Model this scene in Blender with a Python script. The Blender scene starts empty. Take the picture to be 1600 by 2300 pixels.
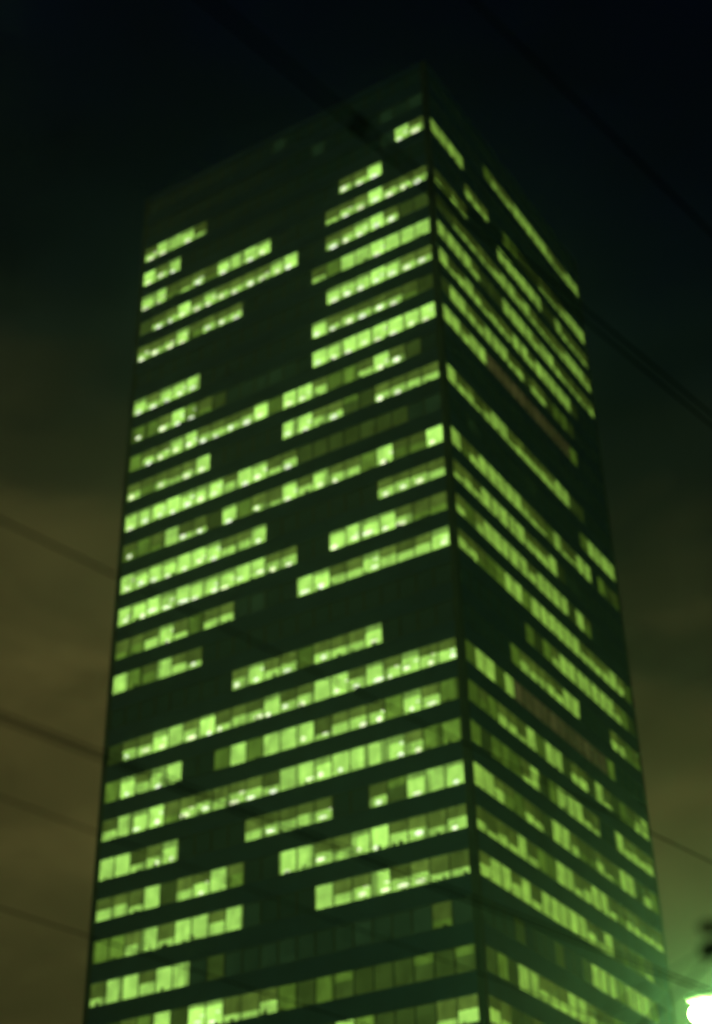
import bpy, math, random
from mathutils import Matrix, Vector

random.seed(7)
scene = bpy.context.scene
COL = scene.collection
P = 3.7                       # metres from floor to floor
CAM = Vector((14.0985 * P, -27.4797 * P, 1.6))
Z0 = 33.8486 * P + 1.6        # sill height of window row 0

# ------------------------------------------------------------------ camera
right = Vector((0.8462571, 0.5324205, -0.0194244))
down = Vector((-0.3114240, 0.4647539, -0.8288661))
fwd = Vector((-0.4322777, 0.7074830, 0.5591098))
cd = bpy.data.cameras.new('camera')
cd.sensor_fit = 'VERTICAL'
cd.sensor_height = 36.0
cd.sensor_width = 36.0
FPX = 3537.35                 # focal length in pixels of a 1600 x 2300 frame
cd.lens = FPX / 2300.0 * 36.0
cd.clip_start = 0.1
cd.clip_end = 9000.0
cd.dof.use_dof = True
cd.dof.focus_distance = 26.0
cd.dof.aperture_fstop = 0.50
cam = bpy.data.objects.new('camera', cd)
COL.objects.link(cam)
m = Matrix.Identity(4)
for i, v in enumerate((right, -down, -fwd)):
    for j in range(3):
        m[j][i] = v[j]
m.translation = CAM
cam.matrix_world = m
scene.camera = cam


def at(px, py, dist=None, z=None):
    """the point that stands at this place of the photograph, at a distance or a height"""
    d = fwd + right * ((px - 800.0) / FPX) + down * ((py - 1150.0) / FPX)
    if z is not None:
        return CAM + d * ((z - CAM.z) / d.z)
    return CAM + d.normalized() * dist


# ------------------------------------------------------------------ night sky
w = bpy.data.worlds.new('World')
scene.world = w
w.use_nodes = True
nt = w.node_tree
nt.nodes.clear()
N = nt.nodes.new
L = nt.links.new
out = N('ShaderNodeOutputWorld')
tc = N('ShaderNodeTexCoord')
sep = N('ShaderNodeSeparateXYZ')
L(tc.outputs['Generated'], sep.inputs[0])
mp = N('ShaderNodeMapping')
mp.inputs['Scale'].default_value = (1.6, 1.6, 3.6)
L(tc.outputs['Generated'], mp.inputs[0])
nz = N('ShaderNodeTexNoise')
nz.inputs['Scale'].default_value = 1.7
nz.inputs['Detail'].default_value = 5.0
nz.inputs['Roughness'].default_value = 0.5
nz.inputs['Distortion'].default_value = 0.4
L(mp.outputs[0], nz.inputs['Vector'])
sh = N('ShaderNodeMath'); sh.operation = 'MULTIPLY_ADD'
sh.inputs[1].default_value = 0.30
sh.inputs[2].default_value = -0.138
L(nz.outputs['Fac'], sh.inputs[0])
ad = N('ShaderNodeMath'); ad.operation = 'ADD'
L(sep.outputs['Z'], ad.inputs[0]); L(sh.outputs[0], ad.inputs[1])
dt = N('ShaderNodeVectorMath'); dt.operation = 'DOT_PRODUCT'      # the city's glow is stronger towards the left
dt.inputs[1].default_value = tuple(right * 0.25)
L(tc.outputs['Generated'], dt.inputs[0])
ad2 = N('ShaderNodeMath'); ad2.operation = 'ADD'
L(ad.outputs[0], ad2.inputs[0]); L(dt.outputs['Value'], ad2.inputs[1])
rp = N('ShaderNodeValToRGB')
cr = rp.color_ramp
cr.interpolation = 'EASE'
stops = [(0.0, (.050, .043, .0125)), (.30, (.052, .044, .013)), (.43, (.072, .058, .017)),
         (.50, (.046, .041, .0125)), (.55, (.0140, .0160, .0062)), (.605, (.0038, .0070, .0045)),
         (.66, (.0012, .0032, .0038)), (.72, (.0003, .0009, .0031)), (.82, (.0001, .0003, .0025))]
while len(cr.elements) < len(stops):
    cr.elements.new(0.5)
for e, (p, c) in zip(cr.elements, stops):
    e.position = p
    e.color = (*c, 1)
L(ad2.outputs[0], rp.inputs[0])
bg = N('ShaderNodeBackground')
bg.inputs['Strength'].default_value = 1.0
nz2 = N('ShaderNodeTexNoise')                                   # patchy cloud
nz2.inputs['Scale'].default_value = 4.2
nz2.inputs['Detail'].default_value = 6.0
nz2.inputs['Roughness'].default_value = 0.55
nz2.inputs['Distortion'].default_value = 0.6
L(mp.outputs[0], nz2.inputs['Vector'])
mr = N('ShaderNodeMapRange')
mr.inputs['From Min'].default_value = 0.3
mr.inputs['From Max'].default_value = 0.7
mr.inputs['To Min'].default_value = 0.66
mr.inputs['To Max'].default_value = 1.30
L(nz2.outputs['Fac'], mr.inputs['Value'])
L(mr.outputs[0], bg.inputs['Strength'])
L(rp.outputs[0], bg.inputs['Color'])
sky = N('ShaderNodeTexSky')
sky.sky_type = 'NISHITA'
sky.sun_disc = False
sky.sun_elevation = math.radians(-8)
sky.sun_rotation = math.radians(200)
bg2 = N('ShaderNodeBackground')
bg2.inputs['Strength'].default_value = 0.02
L(sky.outputs[0], bg2.inputs['Color'])
mixw = N('ShaderNodeAddShader')
L(bg.outputs[0], mixw.inputs[0]); L(bg2.outputs[0], mixw.inputs[1])
L(mixw.outputs[0], out.inputs['Surface'])

scene.view_settings.view_transform = 'Standard'
scene.view_settings.look = 'None'
scene.view_settings.exposure = 0.0
scene.view_settings.gamma = 1.0
scene.render.engine = 'CYCLES'
scene.cycles.use_denoising = True
scene.cycles.max_bounces = 3
scene.cycles.diffuse_bounces = 2
scene.cycles.glossy_bounces = 2
scene.cycles.transparent_max_bounces = 8
scene.cycles.volume_bounces = 0

# ------------------------------------------------------------------ materials


def material(name):
    mt = bpy.data.materials.new(name)
    mt.use_nodes = True
    t = mt.node_tree
    t.nodes.clear()
    o = t.nodes.new('ShaderNodeOutputMaterial')
    return mt, t, o


def plain(name, col, rough=0.5, metal=0.0, var=0.3, scale=1.2, spec=0.5):
    mt, t, o = material(name)
    b = t.nodes.new('ShaderNodeBsdfPrincipled')
    b.inputs['Roughness'].default_value = rough
    b.inputs['Metallic'].default_value = metal
    b.inputs['Specular IOR Level'].default_value = spec
    c = t.nodes.new('ShaderNodeTexCoord')
    n = t.nodes.new('ShaderNodeTexNoise')
    n.inputs['Scale'].default_value = scale
    n.inputs['Detail'].default_value = 4
    t.links.new(c.outputs['Object'], n.inputs['Vector'])
    mx = t.nodes.new('ShaderNodeMix'); mx.data_type = 'RGBA'
    mx.inputs[6].default_value = (*[k * (1 - var) for k in col], 1)
    mx.inputs[7].default_value = (*[k * (1 + var) for k in col], 1)
    t.links.new(n.outputs['Fac'], mx.inputs[0])
    t.links.new(mx.outputs[2], b.inputs['Base Color'])
    t.links.new(b.outputs[0], o.inputs['Surface'])
    return mt


def glowing(name, base, streak=0.35):
    """a curtain or blind: cloth with folds, room light put in as its own glow (level per pane in 'glow')"""
    mt, t, o = material(name)
    a = t.nodes.new('ShaderNodeAttribute'); a.attribute_name = 'glow'
    c = t.nodes.new('ShaderNodeTexCoord')
    mp = t.nodes.new('ShaderNodeMapping')
    mp.inputs['Scale'].default_value = (6.5, 6.5, 0.45)
    t.links.new(c.outputs['Object'], mp.inputs[0])
    n = t.nodes.new('ShaderNodeTexNoise')
    n.inputs['Scale'].default_value = 1.0
    n.inputs['Detail'].default_value = 3
    t.links.new(mp.outputs[0], n.inputs['Vector'])
    r = t.nodes.new('ShaderNodeMapRange')
    r.inputs['From Min'].default_value = 0.3
    r.inputs['From Max'].default_value = 0.7
    r.inputs['To Min'].default_value = 1 - streak
    r.inputs['To Max'].default_value = 1 + streak
    t.links.new(n.outputs['Fac'], r.inputs['Value'])
    n2 = t.nodes.new('ShaderNodeTexNoise')
    n2.inputs['Scale'].default_value = 0.85
    n2.inputs['Detail'].default_value = 2
    t.links.new(c.outputs['Object'], n2.inputs['Vector'])
    r2 = t.nodes.new('ShaderNodeMapRange')
    r2.inputs['From Min'].default_value = 0.3
    r2.inputs['From Max'].default_value = 0.7
    r2.inputs['To Min'].default_value = 0.72
    r2.inputs['To Max'].default_value = 1.28
    t.links.new(n2.outputs['Fac'], r2.inputs['Value'])
    mm = t.nodes.new('ShaderNodeMath'); mm.operation = 'MULTIPLY'
    t.links.new(r.outputs[0], mm.inputs[0]); t.links.new(r2.outputs[0], mm.inputs[1])
    e = t.nodes.new('ShaderNodeEmission')
    t.links.new(a.outputs['Color'], e.inputs['Color'])
    t.links.new(mm.outputs[0], e.inputs['Strength'])
    d = t.nodes.new('ShaderNodeBsdfDiffuse')
    d.inputs['Color'].default_value = (*base, 1)
    s = t.nodes.new('ShaderNodeAddShader')
    t.links.new(e.outputs[0], s.inputs[0]); t.links.new(d.outputs[0], s.inputs[1])
    t.links.new(s.outputs[0], o.inputs['Surface'])
    return mt


def lamp_glow(name):
    """office lamps: each has its own brightness in 'glow'"""
    mt, t, o = material(name)
    a = t.nodes.new('ShaderNodeAttribute'); a.attribute_name = 'glow'
    e = t.nodes.new('ShaderNodeEmission')
    t.links.new(a.outputs['Color'], e.inputs['Color'])
    t.links.new(e.outputs[0], o.inputs['Surface'])
    return mt


def emitter(name, col, strength):
    mt, t, o = material(name)
    e = t.nodes.new('ShaderNodeEmission')
    e.inputs['Color'].default_value = (*col, 1)
    e.inputs['Strength'].default_value = strength
    t.links.new(e.outputs[0], o.inputs['Surface'])
    return mt


def glass(name):
    mt, t, o = material(name)
    tr = t.nodes.new('ShaderNodeBsdfTransparent')
    tr.inputs['Color'].default_value = (.93, .96, .93, 1)
    gl = t.nodes.new('ShaderNodeBsdfGlossy')
    gl.inputs['Roughness'].default_value = 0.04
    lw = t.nodes.new('ShaderNodeLayerWeight')
    lw.inputs['Blend'].default_value = 0.5
    pw = t.nodes.new('ShaderNodeMath'); pw.operation = 'POWER'
    pw.inputs[1].default_value = 5.0
    t.links.new(lw.outputs['Facing'], pw.inputs[0])
    ma = t.nodes.new('ShaderNodeMath'); ma.operation = 'MULTIPLY_ADD'
    ma.inputs[1].default_value = 0.90
    ma.inputs[2].default_value = 0.03
    t.links.new(pw.outputs[0], ma.inputs[0])
    mx = t.nodes.new('ShaderNodeMixShader')
    t.links.new(ma.outputs[0], mx.inputs[0])
    t.links.new(tr.outputs[0], mx.inputs[1])
    t.links.new(gl.outputs[0], mx.inputs[2])
    t.links.new(mx.outputs[0], o.inputs['Surface'])
    return mt


def sampled(mt, how):
    mt.cycles.emission_sampling = how
    return mt


M = dict(
    cladding=plain('tower_cladding', (.034, .190, .56), .30, 0, .32, .35),
    column=plain('corner_cladding', (.055, .13, .20), .35, 0, .25, .5),
    mullion=plain('mullion_metal', (.035, .045, .040), .4),
    frame=plain('frame_metal', (.035, .045, .040), .4),
    core=plain('dark_interior', (.030, .036, .030), .9),
    roof=plain('roofing', (.06, .06, .06), .9),
    curtain=sampled(glowing('glow_curtain_cloth', (.36, .50, .16), .22), 'FRONT'),
    blind=sampled(glowing('roller_blind_cloth', (.22, .28, .12), .30), 'FRONT'),
    shade=sampled(glowing('closed_shade_cloth', (.042, .190, .45), .22), 'NONE'),
    lamp=sampled(lamp_glow('office_lamp_glow'), 'FRONT'),
    glass=glass('window_glass'),
    cable=plain('cable_black', (.004, .004, .004), .9, spec=.05),
    steel=plain('galvanised_steel', (.18, .19, .18), .45, .6),
    lens=sampled(emitter('street_lamp_lens', (.46, 1.0, .22), 390.0), 'FRONT'),
    ground=plain('asphalt', (.05, .05, .05), .85, 0, .3, .4),
)

# ------------------------------------------------------------------ mesh helpers


class MB:
    """collects faces with a material slot and a glow level, and links them as one mesh object"""

    def __init__(self):
        self.v, self.f, self.s, self.g = [], [], [], []

    def quad(self, pts, slot=0, glow=(0, 0, 0)):
        b = len(self.v)
        self.v += [tuple(p) for p in pts]
        self.f.append(tuple(range(b, b + len(pts))))
        self.s.append(slot)
        self.g.append(glow)

    def box(self, T, u0, u1, d0, d1, z0, z1, slot=0, glow=(0, 0, 0)):
        c = [T(u, d, z) for z in (z0, z1) for d in (d0, d1) for u in (u0, u1)]
        for q in ((0, 1, 3, 2), (4, 6, 7, 5), (0, 4, 5, 1), (2, 3, 7, 6), (0, 2, 6, 4), (1, 5, 7, 3)):
            self.quad([c[i] for i in reversed(q)], slot, glow)

    def ball(self, c, r, slot=0, glow=(0, 0, 0), seg=8, rings=4, squash=(1, 1, 1)):
        b = len(self.v)
        for i in range(1, rings):
            a = math.pi * i / rings
            for k in range(seg):
                t = 2 * math.pi * k / seg
                self.v.append((c[0] + r * squash[0] * math.sin(a) * math.cos(t),
                               c[1] + r * squash[1] * math.sin(a) * math.sin(t),
                               c[2] + r * squash[2] * math.cos(a)))
        top = len(self.v); self.v.append((c[0], c[1], c[2] + r * squash[2]))
        bot = len(self.v); self.v.append((c[0], c[1], c[2] - r * squash[2]))
        fs = []
        for k in range(seg):
            k2 = (k + 1) % seg
            fs.append((top, b + k, b + k2))
            for i in range(rings - 2):
                fs.append((b + i * seg + k, b + (i + 1) * seg + k, b + (i + 1) * seg + k2, b + i * seg + k2))
            fs.append((bot, b + (rings - 2) * seg + k2, b + (rings - 2) * seg + k))
        self.f += fs
        self.s += [slot] * len(fs)
        self.g += [glow] * len(fs)

    def tube(self, pts, radii, seg=8, slot=0, cap=True):
        b = len(self.v)
        n = len(pts)
        for i, p in enumerate(pts):
            p = Vector(p)
            d = (Vector(pts[min(i + 1, n - 1)]) - Vector(pts[max(i - 1, 0)])).normalized()
            ref = Vector((0, 0, 1)) if abs(d.z) < .95 else Vector((1, 0, 0))
            x = d.cross(ref).normalized()
            y = d.cross(x).normalized()
            for k in range(seg):
                t = 2 * math.pi * k / seg
                self.v.append(tuple(p + (x * math.cos(t) + y * math.sin(t)) * radii[i]))
        fs = []
        for i in range(n - 1):
            for k in range(seg):
                k2 = (k + 1) % seg
                fs.append((b + i * seg + k, b + i * seg + k2, b + (i + 1) * seg + k2, b + (i + 1) * seg + k))
        if cap:
            fs.append(tuple(b + k for k in reversed(range(seg))))
            fs.append(tuple(b + (n - 1) * seg + k for k in range(seg)))
        self.f += fs
        self.s += [slot] * len(fs)
        self.g += [(0, 0, 0)] * len(fs)

    def build(self, name, mats, parent=None, smooth=False):
        me = bpy.data.meshes.new(name)
        me.from_pydata(self.v, [], self.f)
        mats = mats if isinstance(mats, (list, tuple)) else [mats]
        for k in mats:
            me.materials.append(k)
        me.polygons.foreach_set('material_index', self.s)
        if any(any(g) for g in self.g):
            at_ = me.attributes.new('glow', 'FLOAT_COLOR', 'FACE')
            flat = []
            for g in self.g:
                flat += [g[0], g[1], g[2], 1.0]
            at_.data.foreach_set('color', flat)
        if smooth:
            me.polygons.foreach_set('use_smooth', [True] * len(me.polygons))
        me.update()
        o = bpy.data.objects.new(name, me)
        COL.objects.link(o)
        if parent is not None:
            o.parent = parent
        return o


def empty(name, loc=(0, 0, 0)):
    o = bpy.data.objects.new(name, None)
    o.location = loc
    COL.objects.link(o)
    return o


def tag(o, label=None, cat=None, group=None, kind=None):
    for k, v in (('label', label), ('category', cat), ('group', group), ('kind', kind)):
        if v:
            o[k] = v
    return o


WORLD = lambda x, y, z: (x, y, z)

# ------------------------------------------------------------------ ground
g = MB()
g.quad([(-3000, -3000, 0), (3000, -3000, 0), (3000, 3000, 0), (-3000, 3000, 0)])
tag(g.build('ground', M['ground']), kind='structure')

# ------------------------------------------------------------------ the tower
SL, EL = 0.15155 * P, 10.16729 * P       # left face: windows from the corner and to the far end
SR, ER = 0.16658 * P, 10.06871 * P       # right face
WL, WR = EL + SL, ER + SR
HW = 0.54 * P                            # window height
NC = 21
TOP = Z0 + 2.80 * P
ROWS = list(range(-2, 33))


def TL(u, d, z):      # u from the far left end to the corner, d inwards
    return (-WL + u, d, z)


def TR(u, d, z):      # u from the corner to the far right end, d inwards
    return (-d, u, z)


FACES = {'L': (TL, WL - EL, WL - SL, WL), 'R': (TR, SR, ER, WR)}

# what each window shows, row by row, read off the photograph (left face from the far end to the
# corner, right face from the corner away): '.' unlit  ',' faint  '-' dim  m medium  b bright
# h / l bright below a half / two-thirds drawn blind  t bright top  r brownish; capitals have a lamp
LEFT = {
    -2: "..........,..........",
    -1: ".............,....,,,",
    0: "HBbBl.............,BH",
    1: "BHB............HHB...",
    2: "BBmlHmBbBB....lHHBHHH",
    3: "-HHBHBHHHHBB..HHBBH--",
    4: "HHHBmHHH.....lmbbBbbb",
    5: "..............BBBBBHH",
    6: "BHBBB........BHHHHHm-",
    7: "MmHBMm-,,,,,.BBBBBBBB",
    8: "mHHBBHHHHBmBBhmmhBH-.",
    9: "HmHlHB.....BBhHt-HHhh",
    10: "BBBBBBBhBBlH-------,,",
    11: "MmmbLL-BmHlBhBHhmBmmB",
    12: "BBBBBBBhhB.......HHHh",
    13: "BBBBBBBBBBHH..BBBBHmm",
    14: "mmhBlmhh,,..BBhhBhhhB",
    15: "bmmbhL...............",
    16: "........HBhHmHhhB....",
    17: "-HHBbHBLhHBHHbBHBHBHH",
    18: "mBhBb..mbmbbBLhHHmBHm",
    19: "hbBBmHHhHHLbBBBbbBHmm",
    20: "bblHB....hHhhH..HtBbB",
    21: "hhlb-hHbm..BbHhBBhHlH",
    22: "mmhblbbhb,...bhHBHHll",
    23: "lbbhbb,-,,,,,,,,,,,m,",
    24: ".-hmb-BBllhm-mt---t-t",
    25: ".............-bm---lh",
}
RIGHT = {
    -1: ".......mhhhbbbbbhlhbb",
    0: "bbbb.................",
    1: "....hhh..mm---lllhbbb",
    2: "lmhl....bbbbbb--bhlll",
    3: "--lllllhbbhbllllhbbbh",
    4: "bbbbh---bbbbhbbhllllh",
    5: "blhbhlhhhbbhbbbbb-...",
    6: "-bbhhbbbhh-hh-mm-....",
    7: "bbhbbrrrrrrrrrrrm....",
    9: "bhhlhbblhhhhhbb--....",
    10: "..,......,......mbbbb",
    11: "bmhbbbbbhllmbllbb.m-m",
    12: "lhhbbbbbhhhb-,,......",
    13: "hmhbbbbbhbbbb-bm.....",
    14: "hhmmmbbmbbbbbbhhhhbhm",
    15: ".......m-mhbbbbbbbhm-",
    16: ".....mhhhhhbb....hhmm",
    17: "mbbmbrrrrrrrrrrrm....",
    18: "mmmhhlbmbb-hh-bl-mmhb",
    19: "m-mmmlb-mbbbll..bhhhh",
    20: "bbhmmhl-bbhmmhlmbb-hm",
    21: "hlhlblmmbblhbblmhllll",
    22: "hbbhblbbbbbhlb-m-ml,.",
    23: ",,,-.,,-.,-bbbmbbbm,.",
    24: "-m-bbhhhbbhmlmmm-mmm,",
    25: "hl--m-mmlmmhhmmm-mm--",
}
LV = {',': (.006, .014, .005), '-': (.026, .046, .008), 'm': (.098, .185, .022),
      'b': (.450, .810, .148), 'r': (.046, .040, .013), 'blind': (.088, .140, .021)}


def mul(c, k):
    return tuple(x * k for x in c)


def pane_spec(face, code):
    """levels: whole pane, blind share of the height, blind level, lamp"""
    k = random.uniform(.84, 1.14)
    kb = random.uniform(.65, 1.45)
    f = 1.0 if face == 'L' else .70  # right face: slanting view's dimming put into the glow colours
    lo = code.lower()
    lamp = code.isupper()
    base, share, bl = None, 0.0, None
    if lo == '.':
        return (.0012, .0028, .0016), 0, None, False  # unlit panes still get a faint glow put into their shade cloth
    if lo in ',-r':
        base = mul(LV[lo], k * random.uniform(.75, 1.25))
    elif lo == 'm':
        base = mul(LV['m'], k * kb)
        if random.random() < .35:
            share, bl = random.uniform(.4, .7), mul(LV['blind'], kb * .8)
    elif lo == 'b':
        base = mul(LV['b'], k * (1.38 if lamp else 1))
        if lamp and random.random() < .6:
            share, bl = random.uniform(.12, .30), mul(LV['b'], .52 * k)
    elif lo == 'h':
        base = mul(LV['b'], k)
        share, bl = random.uniform(.42, .58), mul(LV['blind'], kb)
    elif lo == 'l':
        base = mul(LV['b'], k * .9)
        share, bl = random.uniform(.62, .74), mul(LV['blind'], kb * .75)
    elif lo == 't':
        base = mul(LV['-'], 1.4)
        share, bl = .32, mul(LV['m'], .95)
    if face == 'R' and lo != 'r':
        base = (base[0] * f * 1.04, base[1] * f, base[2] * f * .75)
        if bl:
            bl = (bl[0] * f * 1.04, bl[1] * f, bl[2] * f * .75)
    elif face == 'L' and code == ',':
        pass
    return base, share, bl, lamp


DEPTH = {'L': (.028, .055, .115), 'R': (.014, .034, .066)}        # depth of glass, blind and curtain behind the face


def add_window(parts, T, u0, u1, z, spec):
    """fills the mesh builders in parts: frame, glass, curtain, blind, lamp"""
    DG, DB, DC = DEPTH['R' if T is TR else 'L']
    e = .012 if T is TR else .032
    a, b = u0 + e, u1 - e
    z0, z1 = z + .02, z + HW - .02
    t = .009 if T is TR else .018
    fr = parts['frame']
    fr.box(T, a, b, DG - .012, DG + .016, z0, z0 + t, 0)
    fr.box(T, a, b, DG - .012, DG + .016, z1 - t, z1, 0)
    fr.box(T, a, a + t, DG - .011, DG + .015, z0 + t, z1 - t, 0)
    fr.box(T, b - t, b, DG - .011, DG + .015, z0 + t, z1 - t, 0)
    parts['glass'].box(T, a + t, b - t, DG, DG + .006, z0 + t, z1 - t, 1)
    base, share, bl, lamp = spec
    if base is not None:
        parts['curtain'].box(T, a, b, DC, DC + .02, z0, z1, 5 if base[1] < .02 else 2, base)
        if share:
            zb = z1 - (z1 - z0) * share
            parts['blind'].box(T, a + .03, b - .03, DB, DB + .006, zb, z1, 3, bl)
            parts['blind'].box(T, a + .03, b - .03, DB - .004, DB + .009, zb - .035, zb, 3, mul(bl, .7))
        if base[1] > .12 and random.random() < .40:          # a curtain drawn in from one side
            wd = (b - a) * random.uniform(.14, .34)
            ua_ = a if random.random() < .5 else b - wd
            zt_ = z1 - (z1 - z0) * share - (.04 if share else 0)
            parts['blind'].box(T, ua_, ua_ + wd, DB, DB + .006, z0, zt_, 3, mul(base, random.uniform(.35, .7)))
        if base[1] > .10 and random.random() < .38:          # things standing on the sill
            for _ in range(random.choice((1, 1, 2))):
                wd = random.uniform(.12, .42)
                ua_ = random.uniform(a, b - wd)
                parts['sill'].box(T, ua_, ua_ + wd, DB + .008, DB + .026, z0, z0 + random.uniform(.10, .42), 0)
        if lamp:
            r_up = up = max(0, min(1, (z - Z0 + 22 * P) / (22 * P)))
            uu = a + (b - a) * (random.uniform(.22, .78) if r_up < .45 else random.uniform(.28, .52))
            rr = random.uniform(.17, .26) + .16 * up
            zz = z0 + (z1 - z0) * random.uniform(.10, .30)
            wide = random.choice((1.0, 1.2, 1.5, 2.0)) if up < .45 else random.uniform(1.0, 1.3)
            lv = random.uniform(1.5, 2.2) - .35 * up
            gl = (.92 * lv, 1.0 * lv, random.uniform(.55, .75) * lv)
            c = T(uu, (DB + DC) / 2 + .008, zz)
            th = .07 if T is TR else .12
            sq = (th, wide, .85 / wide ** .5) if T is TR else (wide, th, .85 / wide ** .5)
            parts['lamp'].ball(c, rr, 4, gl, squash=sq)
            if random.random() < .35:
                c = T(a + (b - a) * random.uniform(.70, .9), (DB + DC) / 2 + .008, z0 + (z1 - z0) * random.uniform(.42, .66))
                parts['lamp'].ball(c, rr * .6, 4, mul(gl, .8), squash=sq)


WM = [M['frame'], M['glass'], M['curtain'], M['blind'], M['lamp'], M['shade']]
tower = empty('office_tower', (0, 0, 0))
tag(tower, 'tall dark office tower with rows of green lit windows on two faces', 'building')

# which windows show largest: their size in the picture, cut by the frame


def screen(p):
    v = Vector(p) - CAM
    k = v.dot(fwd)
    return 800 + FPX * v.dot(right) / k, 1150 + FPX * v.dot(down) / k


wins = []
for face, table in (('L', LEFT), ('R', RIGHT)):
    T, ua, ub, W_ = FACES[face]
    du = (ub - ua) / NC
    for r in ROWS:
        z = Z0 - r * P
        codes = table.get(r)
        if codes is None:
            codes = '.' * NC
            if r > 25:
                codes = ''.join(random.choice('..-mbbhhhlHm') for _ in range(NC))
        assert len(codes) == NC, (face, r, len(codes))
        for c in range(NC):
            u0, u1 = ua + c * du, ua + (c + 1) * du
            q = [screen(T(u, 0, zz)) for u, zz in ((u0, z), (u1, z), (u1, z + HW), (u0, z + HW))]
            ar = abs(sum(q[i][0] * q[(i + 1) % 4][1] - q[(i + 1) % 4][0] * q[i][1] for i in range(4))) / 2
            cy = sum(k[1] for k in q) / 4
            if cy > 2290:
                ar = 0
            wins.append((ar, face, r, c, u0, u1, z, codes[c]))
wins.sort(key=lambda k: -k[0])

rest = MB()
rest_parts = dict.fromkeys(('frame', 'glass', 'curtain', 'blind', 'sill', 'lamp'), rest)
for i, (ar, face, r, c, u0, u1, z, code) in enumerate(wins):
    T = FACES[face][0]
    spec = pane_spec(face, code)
    if i < 300 and ar > 0:
        pp = {k: MB() for k in rest_parts}
        add_window(pp, T, u0, u1, z, spec)
        win = pp['frame'].build('window', WM, tower)
        pp['glass'].build('glass_pane', WM, win)
        if pp['curtain'].f:
            pp['curtain'].build('glow_curtain', WM, win)
        if pp['blind'].f:
            pp['blind'].build('roller_blind', WM, win)
        if pp['sill'].f:
            pp['sill'].build('sill_object', WM, win)
        if pp['lamp'].f:
            pp['lamp'].build('lamp', WM, win, True)
    else:
        add_window(rest_parts, T, u0, u1, z, spec)
tag(rest.build('smaller_windows', WM, tower), kind='stuff')

# spandrel of every storey, mullions and ledges
mul_b = MB()
for face in 'LR':
    T, ua, ub, W_ = FACES[face]
    du = (ub - ua) / NC
    for r in ROWS:
        z = Z0 - r * P
        sp = MB()
        sp.box(T, ua - .02, ub + .02, .0, .5, z - (P - HW), z)
        sp.box(T, ua - .02, ub + .02, -.012, -.0005, z - .10, z - .01)        # sill strip, proud of the panel
        sp.build('spandrel', M['cladding'], tower)
        for c in range(NC + 1):
            u = ua + c * du
            e = .012 if face == 'R' else .032
            mul_b.box(T, u - e, u + e, .003, .20, z + .001, z + HW - .001)
tag(mul_b.build('mullions', M['mullion'], tower), kind='stuff')

# corner columns, body behind the windows, rear walls, parapet and roof
cz0, cz1 = 0.0, TOP - .002
c = MB(); c.box(WORLD, -SL + .02, 0, 0, SR - .02, cz0, cz1); c.build('corner_column', M['column'], tower)
c = MB(); c.box(WORLD, -WL, -WL + SL - .02, 0, SR, cz0, cz1); c.build('corner_column', M['column'], tower)
c = MB(); c.box(WORLD, -SL, 0, WR - SR + .02, WR, cz0, cz1); c.build('corner_column', M['column'], tower)
c = MB(); c.box(WORLD, -WL, -WL + SL, WR - SR, WR, cz0, cz1); c.build('corner_column', M['column'], tower)
c = MB(); c.box(WORLD, -WL + .7, -.75, .75, WR - .7, .1, TOP - .9); c.build('inner_core', M['core'], tower)
c = MB(); c.box(WORLD, -WL + SL, -SL, WR - .4, WR - .05, cz0, cz1); c.build('rear_wall', M['cladding'], tower)
c = MB(); c.box(WORLD, -WL + .05, -WL + .4, SR, WR - SR, cz0, cz1); c.build('rear_wall', M['cladding'], tower)
zt = Z0 + 2 * P + HW
c = MB(); c.box(TL, WL - EL - .02, WL - SL + .02, 0, .45, zt, TOP); c.build('parapet', M['cladding'], tower)
c = MB(); c.box(TR, SR - .02, ER + .02, 0, .45, zt, TOP); c.build('parapet', M['cladding'], tower)
c = MB(); c.box(WORLD, -WL + .45, -.45, .45, WR - .45, TOP - .8, TOP - .4); c.build('roof_slab', M['roof'], tower)
zb = Z0 - ROWS[-1] * P - (P - HW)
for T, W_, s in ((TL, WL, SL), (TR, WR, SR)):
    c = MB(); c.box(T, s, W_ - s, .2, .6, 0, zb - .003); c.build('base_wall', M['column'], tower)

# ------------------------------------------------------------------ overhead cables
HC = 7.4


def cable(px0, py0, px1, py1, label, rad=.014, z=HC, group=None, ext=(14, 45), clamps=()):
    a, b = at(px0, py0, z=z), at(px1, py1, z=z)
    d = (b - a).normalized()
    s, e = a - d * ext[0], b + d * ext[1]
    n = 24
    mb = MB()
    mb.tube([s.lerp(e, i / n) for i in range(n + 1)], [rad] * (n + 1), 8)
    o = mb.build('overhead_cable', M['cable'], None, True)
    tag(o, label, 'cable', group)
    for (cx, cy, ln, rr) in clamps:
        q = at(cx, cy, z=z)
        t = max(0, (q - a).dot(d))
        q = a + d * t
        k = MB()
        pts = [q + d * (ln * f) for f in (-.5, -.42, -.2, 0, .2, .42, .5)]
        k.tube(pts, [rad, rr * .7, rr, rr * .82, rr, rr * .7, rad], 10)
        k.build('insulator', M['cable'], o, True)
    return o


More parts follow.
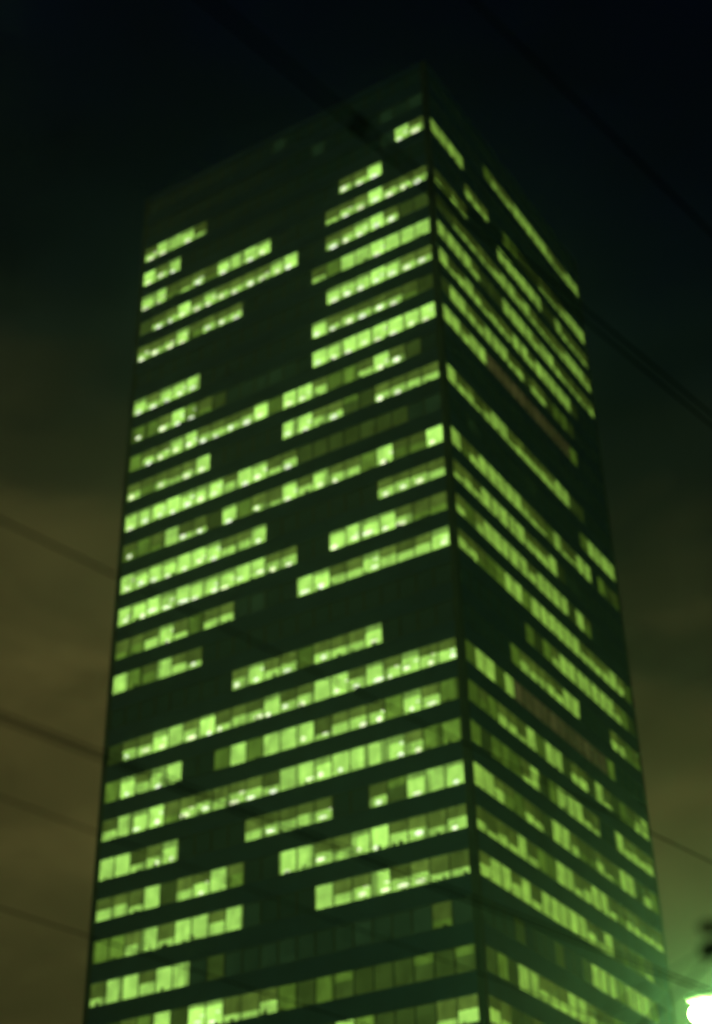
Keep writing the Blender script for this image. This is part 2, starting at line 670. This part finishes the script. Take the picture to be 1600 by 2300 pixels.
cable(535, 72, 1600, 957, 'upper twin cable crossing the tower top, nearer its left lit windows', .0085, z=9.0, clamps=((806, 293, .16, .024),))
cable(560, 62, 1600, 932, 'upper twin cable crossing the tower top, nearer the roof corner', .0085, z=9.0, clamps=((819, 268, .16, .024),))
cable(1070, 7, 1598, 523, 'single cable slanting across the dark sky above the right face', .011, z=9.0)
cable(0, 1167, 1600, 1937, 'single cable crossing the middle of the tower from the brown cloud', .0060, z=6.5)
cable(0, 1603, 1540, 2200, 'upper of the close twin cables crossing the lower tower', .0066, z=5.5)
cable(0, 1616, 1540, 2212, 'lower of the close twin cables crossing the lower tower', .0066, z=5.5)
cable(0, 1790, 1200, 2232, 'single thin cable just below the lower twin cables', .0042, z=5.5)
cable(0, 2039, 800, 2296, 'lowest single cable, at the foot of the left face', .0050, z=5.5)
cable(1596, 2130, 1508, 2184, 'thin span cable running left from the insulator at the right edge', .005, z=4.0, ext=(.2, 8),
      clamps=((1597, 2131, .15, .040),))
cable(1600, 2152, 1566, 2185, 'short steep span cable above the glowing street lamp', .008, z=4.0, ext=(.2, 8))
cable(1600, 2082, 1640, 2078, 'cable end with dark insulator at the right edge', .006, z=4.0, ext=(.05, 8), clamps=((1601, 2088, .13, .033),))

# ------------------------------------------------------------------ street lamp
lp = at(1612, 2276, dist=45.0)
lamp_t = empty('street_lamp', (lp.x, lp.y, 0))
lamp_t.rotation_euler = (0, 0, math.atan2(right.y, right.x))       # local x runs to the right of the picture
tag(lamp_t, 'glowing white green high mast lamp at the lower right edge', 'street lamp')
hz = lp.z
k = MB()
k.tube([(2.6, 0, z) for z in (0, .9, .91, 8, hz - .3)], [.24, .24, .16, .12, .09], 14)
k.build('pole', M['steel'], lamp_t, True)
k = MB()
k.tube([(2.6, 0, hz - .9), (2.6, 0, hz - .2), (2.35, 0, hz + .35), (1.6, 0, hz + .55), (.5, 0, hz + .52)], [.09, .08, .075, .07, .06], 10)
k.build('arm', M['steel'], lamp_t, True)
k = MB()
k.tube([(x, 0, hz + .42) for x in (1.25, 1.1, .6, 0, -.5, -.78, -.86)], [.06, .16, .24, .26, .22, .12, .03], 16)
k.build('housing', M['steel'], lamp_t, True)
k = MB()
k.ball((0, 0, hz), .78, seg=32, rings=18, squash=(1.0, .62, .50))
k.build('lamp_lens', M['lens'], lamp_t, True)

# ------------------------------------------------------------------ haze
HAZE = True
if HAZE:
    hb = MB()
    hb.box(WORLD, -3100, 3100, -3100, 3100, -1.0, TOP + 6)
    mt, t, o = material('night_haze')
    pv = t.nodes.new('ShaderNodeVolumePrincipled')
    pv.inputs['Color'].default_value = (.62, .88, .92, 1)
    pv.inputs['Density'].default_value = .0009
    pv.inputs['Anisotropy'].default_value = .88
    t.links.new(pv.outputs[0], o.inputs['Volume'])
    ho = hb.build('haze', mt)
    tag(ho, kind='stuff')
